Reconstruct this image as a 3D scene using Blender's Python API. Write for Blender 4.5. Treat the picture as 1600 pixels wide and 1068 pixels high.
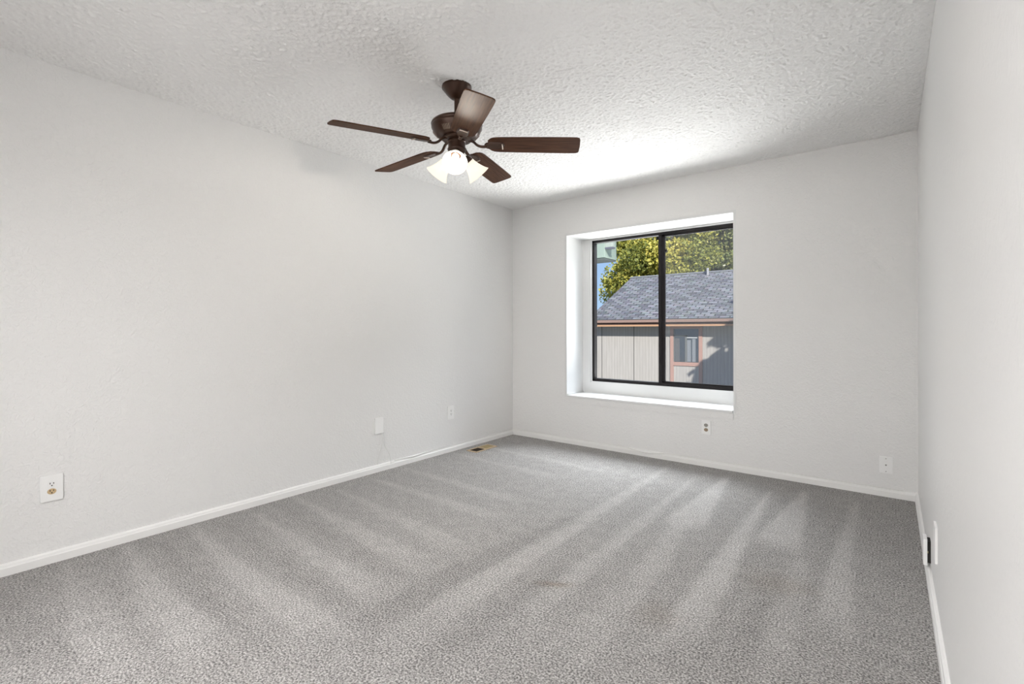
import bpy, bmesh, math, random
from mathutils import Vector, Matrix, noise
R = math.radians
PI = math.pi
scn = bpy.context.scene
C = scn.collection
for o in list(bpy.data.objects):
    bpy.data.objects.remove(o)

# ------------------------------------------------------------------ camera
cam = bpy.data.objects.new('camera', bpy.data.cameras.new('camera'))
C.objects.link(cam)
cam.data.sensor_width = 36.0
cam.data.lens = 16.995
cam.data.shift_y = -0.01216
cam.data.clip_start = 0.02
cam.matrix_world = (Matrix.Translation((3.2297, -4.1413, 1.1335)) @ Matrix.Rotation(R(38.0365), 4, 'Z')
                    @ Matrix.Rotation(R(90), 4, 'X') @ Matrix.Rotation(-0.0016, 4, 'Z'))
scn.camera = cam

# ------------------------------------------------------------------ sky, sun, exposure
vs = scn.view_settings
vs.view_transform = 'Standard'
vs.look = 'None'
vs.gamma = 1.0
vs.use_curve_mapping = False
vs.exposure = 0.07
SKY = 0.95
SUN = 9.0
LAMP = 11.5
HALL = 150.0
DAY = 760.0
BOUNCE = 650.0
world = bpy.data.worlds.new('sky')
scn.world = world
world.use_nodes = True
wn = world.node_tree.nodes
wl = world.node_tree.links
wn.clear()
tc = wn.new('ShaderNodeTexCoord')
sep = wn.new('ShaderNodeSeparateXYZ')
ramp = wn.new('ShaderNodeValToRGB')
bg = wn.new('ShaderNodeBackground')
wo = wn.new('ShaderNodeOutputWorld')
wl.new(tc.outputs['Generated'], sep.inputs[0])
wl.new(sep.outputs['Z'], ramp.inputs[0])
wl.new(ramp.outputs[0], bg.inputs[0])
wl.new(bg.outputs[0], wo.inputs[0])
ramp.color_ramp.elements[0].color = (0.50, 0.72, 1.0, 1)
ramp.color_ramp.elements[0].position = 0.0
ramp.color_ramp.elements[1].color = (0.10, 0.27, 0.75, 1)
ramp.color_ramp.elements[1].position = 0.6
bg.inputs[1].default_value = SKY

sun = bpy.data.objects.new('sun', bpy.data.lights.new('sun', 'SUN'))
C.objects.link(sun)
sun.data.energy = SUN
sun.data.angle = R(0.53)
sun.data.color = (1.0, 0.95, 0.88)
SUN_DIR = Vector((-0.66, 0.75, -0.54)).normalized()      # the way the light travels
sun.rotation_euler = SUN_DIR.to_track_quat('-Z', 'Y').to_euler()
sun.location = (6, -10, 9)

# added area light standing in for the bright sky outside the window
dl = bpy.data.objects.new('daylight', bpy.data.lights.new('daylight', 'AREA'))
C.objects.link(dl)
dl.data.shape = 'RECTANGLE'
dl.data.size = 4.0
dl.data.size_y = 2.4
dl.data.energy = DAY
dl.data.color = (0.93, 0.97, 1.0)
dl.location = (1.45, 2.7, 4.2)
dl.rotation_euler = (Vector((1.5, -0.3, 0.9)) - dl.location).to_track_quat('-Z', 'Z').to_euler()
# added area light standing in for light bounced up off the ground
gb = bpy.data.objects.new('ground_bounce', bpy.data.lights.new('ground_bounce', 'AREA'))
C.objects.link(gb)
gb.data.shape = 'RECTANGLE'
gb.data.size = 5.0
gb.data.size_y = 2.8
gb.data.energy = BOUNCE
gb.data.color = (1.0, 1.0, 1.0)
gb.location = (1.45, 2.9, -0.60)
gb.rotation_euler = (R(180 + 24), 0, 0)

# ------------------------------------------------------------------ helpers
def nt(name):
    m = bpy.data.materials.new(name)
    m.use_nodes = True
    n = m.node_tree
    return m, n.nodes, n.links, n.nodes['Principled BSDF']

def mat(name, col, rough=0.5, metal=0.0, bump=0.0, scale=100.0, detail=3.0, var=0.0, dist=0.002, spec=0.5, coat=0.0):
    m, N, L, b = nt(name)
    b.inputs['Base Color'].default_value = (*col, 1)
    b.inputs['Roughness'].default_value = rough
    b.inputs['Metallic'].default_value = metal
    b.inputs['Specular IOR Level'].default_value = spec
    b.inputs['Coat Weight'].default_value = coat
    t = N.new('ShaderNodeTexCoord')
    nz = N.new('ShaderNodeTexNoise')
    nz.inputs['Scale'].default_value = scale
    nz.inputs['Detail'].default_value = detail
    L.new(t.outputs['Object'], nz.inputs['Vector'])
    if bump:
        bp = N.new('ShaderNodeBump')
        bp.inputs['Strength'].default_value = bump
        bp.inputs['Distance'].default_value = dist
        L.new(nz.outputs['Fac'], bp.inputs['Height'])
        L.new(bp.outputs[0], b.inputs['Normal'])
    if var:
        mx = N.new('ShaderNodeMix')
        mx.data_type = 'RGBA'
        mx.inputs[6].default_value = (*[c * (1 - var) for c in col], 1)
        mx.inputs[7].default_value = (*[min(1, c * (1 + var)) for c in col], 1)
        L.new(nz.outputs['Fac'], mx.inputs[0])
        L.new(mx.outputs[2], b.inputs['Base Color'])
    return m

def link(name, bm, m, parent=None, smooth=False, loc=None):
    me = bpy.data.meshes.new(name)
    bmesh.ops.recalc_face_normals(bm, faces=bm.faces)
    bm.to_mesh(me)
    bm.free()
    for mm in (m if isinstance(m, (list, tuple)) else [m]):
        me.materials.append(mm)
    if smooth:
        me.polygons.foreach_set('use_smooth', [True] * len(me.polygons))
    o = bpy.data.objects.new(name, me)
    C.objects.link(o)
    if parent:
        o.parent = parent
    if loc:
        o.location = loc
    return o

def autosmooth(o, ang=35):
    me = o.data
    b = bmesh.new()
    b.from_mesh(me)
    for f in b.faces:
        f.smooth = True
    for e in b.edges:
        if len(e.link_faces) == 2 and e.calc_face_angle(0) > R(ang):
            e.smooth = False
    b.to_mesh(me)
    b.free()
    return o

def tag(o, label, cat, group=None, kind=None):
    o['label'] = label
    o['category'] = cat
    if group:
        o['group'] = group
    if kind:
        o['kind'] = kind
    return o

def empty(name, loc, label, cat, group=None, rz=0.0, kind=None):
    o = bpy.data.objects.new(name, None)
    o.empty_display_size = 0.1
    C.objects.link(o)
    o.location = loc
    o.rotation_euler = (0, 0, rz)
    return tag(o, label, cat, group, kind)

def box(bm, a, b, bev=0.0, seg=2, mi=0):
    a, b = [min(p, q) for p, q in zip(a, b)], [max(p, q) for p, q in zip(a, b)]
    r = bmesh.ops.create_cube(bm, size=1.0)
    vsx = r['verts']
    for v in vsx:
        v.co = Vector([a[i] + (v.co[i] + 0.5) * (b[i] - a[i]) for i in range(3)])
    fs = {f for v in vsx for f in v.link_faces}
    if bev:
        es = {e for v in vsx for e in v.link_edges}
        r2 = bmesh.ops.bevel(bm, geom=list(es), offset=bev, segments=seg, profile=0.7, affect='EDGES')
        fs = set(r2['faces']) | {f for f in fs if f.is_valid}
    for f in fs:
        f.material_index = mi
    return bm

def bxm(a, b, bev=0.0, seg=2):
    return box(bmesh.new(), a, b, bev, seg)

def frame_of(t):
    t = t.normalized()
    up = Vector((0, 0, 1)) if abs(t.z) < 0.95 else Vector((1, 0, 0))
    u = t.cross(up).normalized()
    return u, u.cross(t).normalized()

def tube(bm, pts, rad, n=10, flat=1.0, mi=0):
    pts = [Vector(p) for p in pts]
    rings = []
    u0 = None
    for i, p in enumerate(pts):
        t = (pts[min(i + 1, len(pts) - 1)] - pts[max(i - 1, 0)]).normalized()
        if u0 is None:
            u, v = frame_of(t)
        else:
            u = (u0 - t * u0.dot(t)).normalized()
            v = u.cross(t).normalized()
        u0 = u
        r = rad[i] if isinstance(rad, (list, tuple)) else rad
        rings.append([bm.verts.new(p + u * (r * math.cos(k * 2 * PI / n)) + v * (r * flat * math.sin(k * 2 * PI / n))) for k in range(n)])
    for a, b in zip(rings, rings[1:]):
        for k in range(n):
            bm.faces.new((a[k], a[(k + 1) % n], b[(k + 1) % n], b[k])).material_index = mi
    for ring in (rings[0], rings[-1]):
        bm.faces.new(ring).material_index = mi
    return bm

def lathe(bm, prof, n=40, M=None, caps=True):
    """prof: (radius, z) from one end to the other, turned about z, then moved by M"""
    M = M or Matrix.Identity(4)
    rings = []
    for r, z in prof:
        if r < 1e-6:
            rings.append([bm.verts.new(M @ Vector((0, 0, z)))])
        else:
            rings.append([bm.verts.new(M @ Vector((r * math.cos(k * 2 * PI / n), r * math.sin(k * 2 * PI / n), z))) for k in range(n)])
    for a, b in zip(rings, rings[1:]):
        for k in range(n):
            q = [a[k % len(a)], a[(k + 1) % len(a)], b[(k + 1) % len(b)], b[k % len(b)]]
            q2 = []
            for v in q:
                if v not in q2:
                    q2.append(v)
            if len(q2) > 2:
                bm.faces.new(q2)
    if caps:
        for ring in (rings[0], rings[-1]):
            if len(ring) > 2:
                bm.faces.new(ring)
    return bm

def smooth_pts(pts, n=6):
    pts = [Vector(p) for p in pts]
    out = []
    for i in range(len(pts) - 1):
        p0, p1, p2, p3 = pts[max(i - 1, 0)], pts[i], pts[i + 1], pts[min(i + 2, len(pts) - 1)]
        for k in range(n):
            t = k / n
            out.append(0.5 * ((2 * p1) + (p2 - p0) * t + (2 * p0 - 5 * p1 + 4 * p2 - p3) * t * t + (3 * p1 - p0 - 3 * p2 + p3) * t ** 3))
    out.append(pts[-1])
    return out

# ------------------------------------------------------------------ room shell
W, H, YR = 3.3732, 2.44, -4.78          # width, height, rear wall
OX0, OX1, OZ0, OZ1 = 0.684, 2.240, 0.460, 2.068   # window opening in the back wall
DEP = 0.335                              # depth of the reveal
T = 0.012

def wall_material(name, col, rough, scale, strength, dist=0.002, spec=0.5):
    """painted plaster with a trowelled orange-peel skin"""
    m, N, L, b = nt(name)
    b.inputs['Base Color'].default_value = (*col, 1)
    b.inputs['Roughness'].default_value = rough
    b.inputs['Specular IOR Level'].default_value = spec
    t = N.new('ShaderNodeTexCoord')
    n1 = N.new('ShaderNodeTexNoise')
    n1.inputs['Scale'].default_value = scale
    n1.inputs['Detail'].default_value = 3
    n1.inputs['Distortion'].default_value = 1.2
    L.new(t.outputs['Object'], n1.inputs['Vector'])
    r = N.new('ShaderNodeMapRange')
    r.inputs[1].default_value = 0.42
    r.inputs[2].default_value = 0.62
    L.new(n1.outputs['Fac'], r.inputs[0])
    n2 = N.new('ShaderNodeTexNoise')
    n2.inputs['Scale'].default_value = scale * 6
    L.new(t.outputs['Object'], n2.inputs['Vector'])
    ad = N.new('ShaderNodeMath')
    ad.operation = 'MULTIPLY_ADD'
    ad.inputs[1].default_value = 0.3
    L.new(n2.outputs['Fac'], ad.inputs[0])
    L.new(r.outputs[0], ad.inputs[2])
    bp = N.new('ShaderNodeBump')
    bp.inputs['Strength'].default_value = strength
    bp.inputs['Distance'].default_value = dist
    L.new(ad.outputs[0], bp.inputs['Height'])
    L.new(bp.outputs[0], b.inputs['Normal'])
    return m

M_WALL = wall_material('wall_paint', (0.825, 0.817, 0.806), 0.55, 48, 0.6)
M_WALL_R = wall_material('wall_paint_sheen', (0.825, 0.817, 0.806), 0.42, 30, 0.22)
M_TRIM = mat('white_trim_paint', (0.87, 0.862, 0.845), 0.32, bump=0.05, scale=40)
M_REVEAL = mat('reveal_paint', (0.775, 0.775, 0.77), 0.35, bump=0.06, scale=60)

# popcorn ceiling
m, N, L, b = nt('popcorn_ceiling')
b.inputs['Base Color'].default_value = (0.90, 0.892, 0.88, 1)
b.inputs['Roughness'].default_value = 0.9
b.inputs['Specular IOR Level'].default_value = 0.15
t = N.new('ShaderNodeTexCoord')
vo = N.new('ShaderNodeTexVoronoi')
vo.inputs['Scale'].default_value = 120
vo.inputs['Randomness'].default_value = 1
nn = N.new('ShaderNodeTexNoise')
nn.inputs['Scale'].default_value = 190
nn.inputs['Detail'].default_value = 4
L.new(t.outputs['Object'], vo.inputs['Vector'])
L.new(t.outputs['Object'], nn.inputs['Vector'])
iv = N.new('ShaderNodeMath')
iv.operation = 'MULTIPLY_ADD'
iv.inputs[1].default_value = -0.8
L.new(vo.outputs['Distance'], iv.inputs[0])
L.new(nn.outputs['Fac'], iv.inputs[2])
bp = N.new('ShaderNodeBump')
bp.inputs['Strength'].default_value = 0.35
bp.inputs['Distance'].default_value = 0.004
L.new(iv.outputs[0], bp.inputs['Height'])
L.new(bp.outputs[0], b.inputs['Normal'])
M_CEIL = m

# carpet: twisted grey yarn; 'nap' says which way the pile was brushed, 'stain' where it is soiled
m, N, L, b = nt('grey_carpet')
b.inputs['Roughness'].default_value = 0.95
b.inputs['Specular IOR Level'].default_value = 0.1
b.inputs['Sheen Weight'].default_value = 0.15
t = N.new('ShaderNodeTexCoord')
na = N.new('ShaderNodeTexNoise')
na.inputs['Scale'].default_value = 135
na.inputs['Detail'].default_value = 3.5
na.inputs['Roughness'].default_value = 0.7
nb = N.new('ShaderNodeTexNoise')
nb.inputs['Scale'].default_value = 14
nb.inputs['Detail'].default_value = 4
for q in (na, nb):
    L.new(t.outputs['Object'], q.inputs['Vector'])
at = N.new('ShaderNodeAttribute')
at.attribute_name = 'nap'
st = N.new('ShaderNodeAttribute')
st.attribute_name = 'stain'
# lightness index = speckle + 0.x * nap + broad noise
k1 = N.new('ShaderNodeMapRange')
k1.inputs[1].default_value = 0.375
k1.inputs[2].default_value = 0.635
L.new(na.outputs['Fac'], k1.inputs[0])
k2 = N.new('ShaderNodeMath')
k2.operation = 'MULTIPLY_ADD'
k2.inputs[1].default_value = 0.23
L.new(at.outputs['Fac'], k2.inputs[0])
L.new(k1.outputs[0], k2.inputs[2])
k3 = N.new('ShaderNodeMath')
k3.operation = 'MULTIPLY_ADD'
k3.inputs[1].default_value = 0.30
L.new(nb.outputs['Fac'], k3.inputs[0])
L.new(k2.outputs[0], k3.inputs[2])
cr = N.new('ShaderNodeValToRGB')
cr.color_ramp.elements[0].position = 0.12
cr.color_ramp.elements[0].color = (0.085, 0.079, 0.077, 1)
cr.color_ramp.elements[1].position = 1.0
cr.color_ramp.elements[1].color = (0.78, 0.76, 0.74, 1)
e = cr.color_ramp.elements.new(0.55)
e.color = (0.40, 0.382, 0.366, 1)
k4 = N.new('ShaderNodeMath')
k4.operation = 'MULTIPLY'
k4.inputs[1].default_value = 0.74
L.new(k3.outputs[0], k4.inputs[0])
L.new(k4.outputs[0], cr.inputs[0])
sx = N.new('ShaderNodeMix')
sx.data_type = 'RGBA'
sx.blend_type = 'MULTIPLY'
sx.inputs[7].default_value = (0.62, 0.53, 0.44, 1)
L.new(st.outputs['Fac'], sx.inputs[0])
L.new(cr.outputs[0], sx.inputs[6])
L.new(sx.outputs[2], b.inputs['Base Color'])
bp = N.new('ShaderNodeBump')
bp.inputs['Strength'].default_value = 0.9
bp.inputs['Distance'].default_value = 0.010
L.new(na.outputs['Fac'], bp.inputs['Height'])
L.new(bp.outputs[0], b.inputs['Normal'])
M_CARPET = m

# strokes of the vacuum cleaner on the carpet: (polyline in metres, half width at start, half width at end, strength)
STROKES = [
    ([(1.788, -0.256), (1.797, -2.328), (1.803, -2.69), (1.802, -3.063)], 0.02, 0.085, 0.60),
    ([(2.052, -0.335), (2.085, -2.143), (2.088, -2.724)], 0.015, 0.06, 0.60),
    ([(2.247, -0.224), (2.284, -1.396)], 0.015, 0.12, 1.10),
    ([(2.261, -1.286), (2.338, -1.977), (2.337, -2.651), (2.343, -2.842)], 0.05, 0.085, 0.55),
    ([(2.565, -0.384), (2.593, -1.628), (2.63, -2.528)], 0.012, 0.085, 1.00),
    ([(2.761, -0.231), (2.754, -1.373)], 0.012, 0.12, 1.15),
    ([(2.882, -1.403), (2.914, -2.361)], 0.03, 0.05, 0.45),
    ([(3.057, -0.27), (3.038, -1.282), (3.065, -2.084)], 0.01, 0.07, 0.75),
    ([(0.07, -3.63), (0.616, -3.683), (1.201, -3.739)], 0.01, 0.05, 0.50),
    ([(0.209, -3.6), (1.103, -3.65), (1.305, -3.672)], 0.015, 0.05, 0.29),
    ([(0.096, -3.39), (0.905, -3.459), (1.44, -3.45)], 0.02, 0.1, 0.54),
    ([(0.052, -3.082), (0.883, -3.152), (1.678, -3.137)], 0.02, 0.085, 0.58),
    ([(0.144, -2.765), (0.823, -2.826), (1.588, -2.868)], 0.02, 0.075, 0.54),
    ([(0.03, -2.461), (0.939, -2.537), (1.55, -2.581)], 0.02, 0.085, 0.50),
    ([(0.154, -2.199), (1.57, -2.337)], 0.02, 0.07, 0.43),
    ([(0.187, -1.898), (1.425, -1.899)], 0.02, 0.07, 0.43),
    ([(0.121, -1.568), (1.344, -1.598)], 0.02, 0.06, 0.43),
    ([(0.088, -0.975), (1.295, -1.021)], 0.02, 0.06, 0.36),
    ([(0.157, -0.618), (1.524, -0.66)], 0.02, 0.05, 0.32),
    ([(1.746, -1.625), (1.627, -2.573), (1.657, -3.175)], 0.05, 0.09, -0.36),
    ([(2.014, -2.198), (1.983, -2.922), (2.012, -3.122)], 0.05, 0.06, -0.30),
    ([(0.137, -3.262), (1.049, -3.346), (1.543, -3.39)], 0.02, 0.07, -0.29),
    ([(0.128, -2.941), (1.092, -2.989), (1.726, -3.005)], 0.02, 0.05, -0.25),
    ([(0.14, -2.604), (0.961, -2.672), (1.532, -2.719)], 0.02, 0.05, -0.22),
    ([(0.23, -3.863), (0.824, -3.824), (1.15, -3.793)], 0.03, 0.08, -0.22),
    ([(2.301, -2.121), (2.326, -2.61), (2.353, -2.856)], 0.05, 0.07, -0.25),
    ([(2.647, -1.984), (2.693, -2.591)], 0.05, 0.07, -0.30),
    ([(2.819, -1.85), (2.806, -2.503)], 0.03, 0.06, -0.25),
]

def seg_field(p, pl):
    best = (9, 0)
    tot = sum((Vector(b) - Vector(a)).length for a, b in zip(pl, pl[1:]))
    acc = 0.0
    for a, b2 in zip(pl, pl[1:]):
        a = Vector(a)
        d = Vector(b2) - a
        ln = d.length
        k = max(0.0, min(1.0, (p - a).dot(d) / (ln * ln)))
        dd = (p - a - d * k).length
        if dd < best[0]:
            best = (dd, (acc + k * ln) / tot)
        acc += ln
    return best

def make_floor():
    bm = bmesh.new()
    nx, ny = 130, 184
    nap = bm.verts.layers.float.new('nap')
    sta = bm.verts.layers.float.new('stain')
    grid = []
    for j in range(ny + 1):
        row = []
        for i in range(nx + 1):
            x = W * i / nx
            y = YR + (0 - YR) * j / ny
            v = bm.verts.new((x, y, 0))
            p = Vector((x, y))
            val = 0.0
            for pl, w0, w1, amp in STROKES:
                x0 = min(q[0] for q in pl) - 0.3
                x1 = max(q[0] for q in pl) + 0.3
                y0 = min(q[1] for q in pl) - 0.3
                y1 = max(q[1] for q in pl) + 0.3
                if x < x0 or x > x1 or y < y0 or y > y1:
                    continue
                d, k = seg_field(p, pl)
                w = w0 + (w1 - w0) * k
                f = max(0.0, min(1.0, (w + 0.022 - d) / 0.044))
                f = f * f * (3 - 2 * f)
                f *= max(0.0, min(1.0, (1.0 - k) / 0.18)) if k > 0.82 else 1.0
                val += amp * f
            v[nap] = max(-0.9, min(1.0, val))
            s = 0.0
            for (sx_, sy_, rx, ry, a, rot) in STAINS:
                dx, dy = x - sx_, y - sy_
                u = (dx * math.cos(rot) + dy * math.sin(rot)) / rx
                w = (-dx * math.sin(rot) + dy * math.cos(rot)) / ry
                n_ = noise.noise(Vector((x * 9, y * 9, 3.1))) * 0.5
                s = max(s, a * max(0.0, min(1.0, 1.25 - math.hypot(u, w) + n_)))
            v[sta] = s
            row.append(v)
        grid.append(row)
    for j in range(ny):
        for i in range(nx):
            bm.faces.new((grid[j][i], grid[j][i + 1], grid[j + 1][i + 1], grid[j + 1][i]))
    # skirt so that the floor is a slab
    return bm

STAINS = [(2.043, -2.336, 0.030, 0.085, 0.85, R(-60)), (2.495, -2.277, 0.09, 0.10, 0.30, 0.4), (2.82, -1.717, 0.16, 0.12, 0.32, 0.2)]
fl = link('floor', make_floor(), M_CARPET)
tag(fl, 'grey speckled wall to wall carpet with pale vacuum stripes', 'carpet', kind='structure')
sb = link('subfloor', bxm((-0.1, YR - 1.6, -0.12), (W + 0.1, 0.1, -0.002)), mat('plywood', (0.4, 0.3, 0.2), 0.8))
tag(sb, 'plywood deck hidden under the grey carpet', 'floor', kind='structure')

import numpy as np
def popcorn_ceiling():
    """slab whose underside is a 5 mm grid sprayed with small lumps"""
    g = 0.005
    ya, yb = -4.45, 0.0
    nx, ny = int(round(W / g)) + 1, int(round((yb - ya) / g)) + 1
    rs = np.random.RandomState(4)
    def blur(a, n):
        for _ in range(n):
            a = (a + np.roll(a, 1, 0) + np.roll(a, -1, 0)) / 3
            a = (a + np.roll(a, 1, 1) + np.roll(a, -1, 1)) / 3
        return a
    def norm(a):
        return (a - a.mean()) / a.std()
    h = 0.80 * norm(blur(rs.rand(ny, nx), 1)) + 0.45 * norm(rs.rand(ny, nx)) + 0.10 * norm(blur(rs.rand(ny, nx), 5))
    z = H - 0.0015 - 0.0024 * np.clip(h + 0.9, 0, 3.0)
    xs, ys = np.meshgrid(np.linspace(0, W, nx), np.linspace(ya, yb, ny))
    jit = 0.0012
    co = np.stack([np.clip(xs + rs.uniform(-jit, jit, xs.shape), 0, W), ys + rs.uniform(-jit, jit, ys.shape), z], -1).reshape(-1, 3)
    idx = np.arange(nx * ny).reshape(ny, nx)
    q = np.stack([idx[:-1, :-1], idx[1:, :-1], idx[1:, 1:], idx[:-1, 1:]], -1).reshape(-1, 4)
    # flat parts: the slab above, and the smooth strip behind the viewer
    ex = [(-0.1, YR - 1.6, H), (W + 0.1, YR - 1.6, H), (W + 0.1, DEP, H), (-0.1, DEP, H),
          (-0.1, YR - 1.6, H + 0.12), (W + 0.1, YR - 1.6, H + 0.12), (W + 0.1, DEP, H + 0.12), (-0.1, DEP, H + 0.12)]
    b = len(co)
    eq = [(0, 3, 2, 1), (4, 5, 6, 7), (0, 1, 5, 4), (1, 2, 6, 5), (2, 3, 7, 6), (3, 0, 4, 7)]
    co = np.vstack([co, np.array(ex)])
    q = np.vstack([q, np.array(eq) + b]).astype(np.int32)
    me = bpy.data.meshes.new('ceiling')
    me.vertices.add(len(co))
    me.vertices.foreach_set('co', co.astype(np.float32).ravel())
    me.loops.add(len(q) * 4)
    me.loops.foreach_set('vertex_index', q.ravel())
    me.polygons.add(len(q))
    me.polygons.foreach_set('loop_start', np.arange(0, len(q) * 4, 4, dtype=np.int32))
    me.polygons.foreach_set('use_smooth', np.ones(len(q), dtype=bool))
    me.update(calc_edges=True)
    me.validate()
    me.materials.append(M_CEIL)
    o = bpy.data.objects.new('ceiling', me)
    C.objects.link(o)
    return o
cl = popcorn_ceiling()
tag(cl, 'off white popcorn textured ceiling', 'ceiling', kind='structure')
wl_ = link('wall_left', bxm((-0.1, YR - 1.6, 0), (0, 0.0, H)), M_WALL)
tag(wl_, 'long plain white wall on the left with textured paint', 'wall', kind='structure')
wr = link('wall_right', bxm((W, YR - 1.6, 0), (W + 0.1, 0.0, H)), M_WALL_R)
tag(wr, 'white wall on the right seen at a grazing angle', 'wall', kind='structure')

def grid_wall(xs, zs, y0, y1, holes):
    """a wall slab along x with rectangular holes given as cell indices"""
    bm = bmesh.new()
    for i in range(len(xs) - 1):
        for j in range(len(zs) - 1):
            if (i, j) in holes:
                continue
            box(bm, (xs[i], y0, zs[j]), (xs[i + 1], y1, zs[j + 1]))
    bmesh.ops.remove_doubles(bm, verts=bm.verts, dist=1e-5)
    # drop faces shared by two cells
    seen = {}
    for f in bm.faces:
        seen.setdefault(tuple(sorted(v.index for v in f.verts)), []).append(f)
    bm.verts.index_update()
    seen = {}
    for f in bm.faces:
        seen.setdefault(tuple(sorted(v.index for v in f.verts)), []).append(f)
    dead = [f for g in seen.values() if len(g) > 1 for f in g]
    bmesh.ops.delete(bm, geom=dead, context='FACES_ONLY')
    return bm

wb = link('wall_back', grid_wall([-0.1, OX0 - 0.02, OX1 + 0.02, W + 0.1], [0, OZ0, OZ1 + 0.02, H], 0.0, DEP + 0.06, {(1, 1)}), M_WALL)
tag(wb, 'white wall at the far end around the deep window recess', 'wall', kind='structure')
# rear wall behind the photographer, its doorway widened to let the fill light in
DX0, DX1, DZ = 1.00, 3.25, 2.20
wq = link('wall_rear', grid_wall([-0.1, DX0, DX1, W + 0.1], [0, DZ, H], YR - 0.1, YR, {(1, 0)}), M_WALL)
tag(wq, 'wall behind the viewer with a doorway widened for the hall fill light', 'wall', kind='structure')
wh = link('wall_hall', bxm((-0.1, YR - 1.7, 0), (W + 0.1, YR - 1.6, H)), M_WALL)
tag(wh, 'far wall of the hall behind the viewer', 'wall', kind='structure')
hf = link('floor_hall', bxm((0, YR - 1.6, -0.002), (W, YR, 0)), M_CARPET)
tag(hf, 'carpet of the hall behind the viewer', 'carpet', kind='structure')

# lining of the window recess
rv = bmesh.new()
box(rv, (OX0 - 0.021, 0.0, OZ0 + 0.0), (OX0, DEP + 0.05, OZ1))
box(rv, (OX1, 0.0, OZ0 + 0.0), (OX1 + 0.021, DEP + 0.05, OZ1))
box(rv, (OX0 - 0.021, 0.0, OZ1), (OX1 + 0.021, DEP + 0.05, OZ1 + 0.021))
rv = link('trim_1', rv, M_REVEAL)
tag(rv, 'white painted sides and top of the window recess', 'window recess', kind='structure')
stl = link('trim_2', bxm((OX0 + 0.006, -0.010, OZ0), (OX1 - 0.006, DEP, 0.481), 0.003), M_REVEAL)
tag(stl, 'white window stool board at the bottom of the recess', 'window sill', kind='structure')
apr = link('trim_3', bxm((OX0 - 0.004, -0.008, 0.409), (OX1 + 0.002, 0.001, OZ0 - 0.001), 0.002), M_WALL)
tag(apr, 'narrow flat apron strip under the window sill', 'window apron', kind='structure')
FX0, FX1, FZ0, FZ1 = 0.792, 2.236, 0.598, 2.052      # window frame outline
cs = bmesh.new()
box(cs, (OX0, DEP - 0.012, 0.481), (FX0, DEP + 0.05, OZ1))
box(cs, (FX0, DEP - 0.012, 0.481), (OX1, DEP + 0.05, FZ0))
box(cs, (FX0, DEP - 0.004, FZ1), (OX1, DEP + 0.05, OZ1))
cs = link('trim_4', cs, M_REVEAL)
tag(cs, 'white flat casing left of and below the black window frame', 'window casing', kind='structure')
cvb = bmesh.new()
tube(cvb, [(OX0 + 0.004, 0.01, 0.485), (OX0 + 0.004, DEP - 0.02, 0.485)], 0.007, 8)
tube(cvb, [(FX0 - 0.012, DEP - 0.014, FZ0 - 0.01), (FX0 - 0.012, DEP - 0.014, FZ1)], 0.006, 8)
cvb = link('trim_5', cvb, M_REVEAL, smooth=True)
tag(cvb, 'thin white caulk beads in the left corner of the window recess', 'caulk bead', kind='structure')

# baseboards: flat board with an eased step near the top
def baseboard(p0, p1, nrm, name, label):
    prof = [(0, 0), (0.0165, 0), (0.0165, 0.036), (0.0135, 0.040), (0.0115, 0.050), (0.006, 0.0555), (0, 0.056)]
    bm = bmesh.new()
    rings = []
    for p in (Vector(p0), Vector(p1)):
        rings.append([bm.verts.new(p + Vector(nrm) * d + Vector((0, 0, z))) for d, z in prof])
    n = len(prof)
    for k in range(n):
        bm.faces.new((rings[0][k], rings[0][(k + 1) % n], rings[1][(k + 1) % n], rings[1][k]))
    bm.faces.new(rings[0])
    bm.faces.new(rings[1])
    return tag(link(name, bm, M_TRIM), label, 'baseboard', kind='structure')
baseboard((0, YR, 0), (0, 0, 0), (1, 0, 0), 'baseboard_left', 'white baseboard along the foot of the left wall')
baseboard((0, 0, 0), (W, 0, 0), (0, -1, 0), 'baseboard_back', 'white baseboard along the foot of the window wall')
baseboard((W, YR, 0), (W, 0, 0), (-1, 0, 0), 'baseboard_right', 'white baseboard along the foot of the right wall')

# ------------------------------------------------------------------ sliding window
M_BLACK = mat('dark_bronze_aluminium', (0.020, 0.018, 0.019), 0.55, metal=0.0, bump=0.03, scale=200, spec=0.15)
m, N, L, b = nt('clear_glass')
N.remove(b)
tr = N.new('ShaderNodeBsdfTransparent')
tr.inputs[0].default_value = (0.97, 0.98, 0.98, 1)
gl = N.new('ShaderNodeBsdfGlossy')
gl.inputs['Roughness'].default_value = 0.02
fr = N.new('ShaderNodeFresnel')
fr.inputs[0].default_value = 1.03
mx = N.new('ShaderNodeMixShader')
L.new(fr.outputs[0], mx.inputs[0])
L.new(tr.outputs[0], mx.inputs[1])
L.new(gl.outputs[0], mx.inputs[2])
L.new(mx.outputs[0], N['Material Output'].inputs[0])
M_GLASS = m
m, N, L, b = nt('insect_screen_mesh')
N.remove(b)
tr = N.new('ShaderNodeBsdfTransparent')
df = N.new('ShaderNodeBsdfDiffuse')
df.inputs[0].default_value = (0.17, 0.17, 0.175, 1)
tt = N.new('ShaderNodeBsdfTranslucent')
tt.inputs[0].default_value = (0.14, 0.14, 0.145, 1)
ms = N.new('ShaderNodeMixShader')
ms.inputs[0].default_value = 0.5
L.new(df.outputs[0], ms.inputs[1])
L.new(tt.outputs[0], ms.inputs[2])
mx = N.new('ShaderNodeMixShader')
mx.inputs[0].default_value = 0.08
L.new(tr.outputs[0], mx.inputs[1])
L.new(ms.outputs[0], mx.inputs[2])
L.new(mx.outputs[0], N['Material Output'].inputs[0])
M_SCREEN = m

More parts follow.
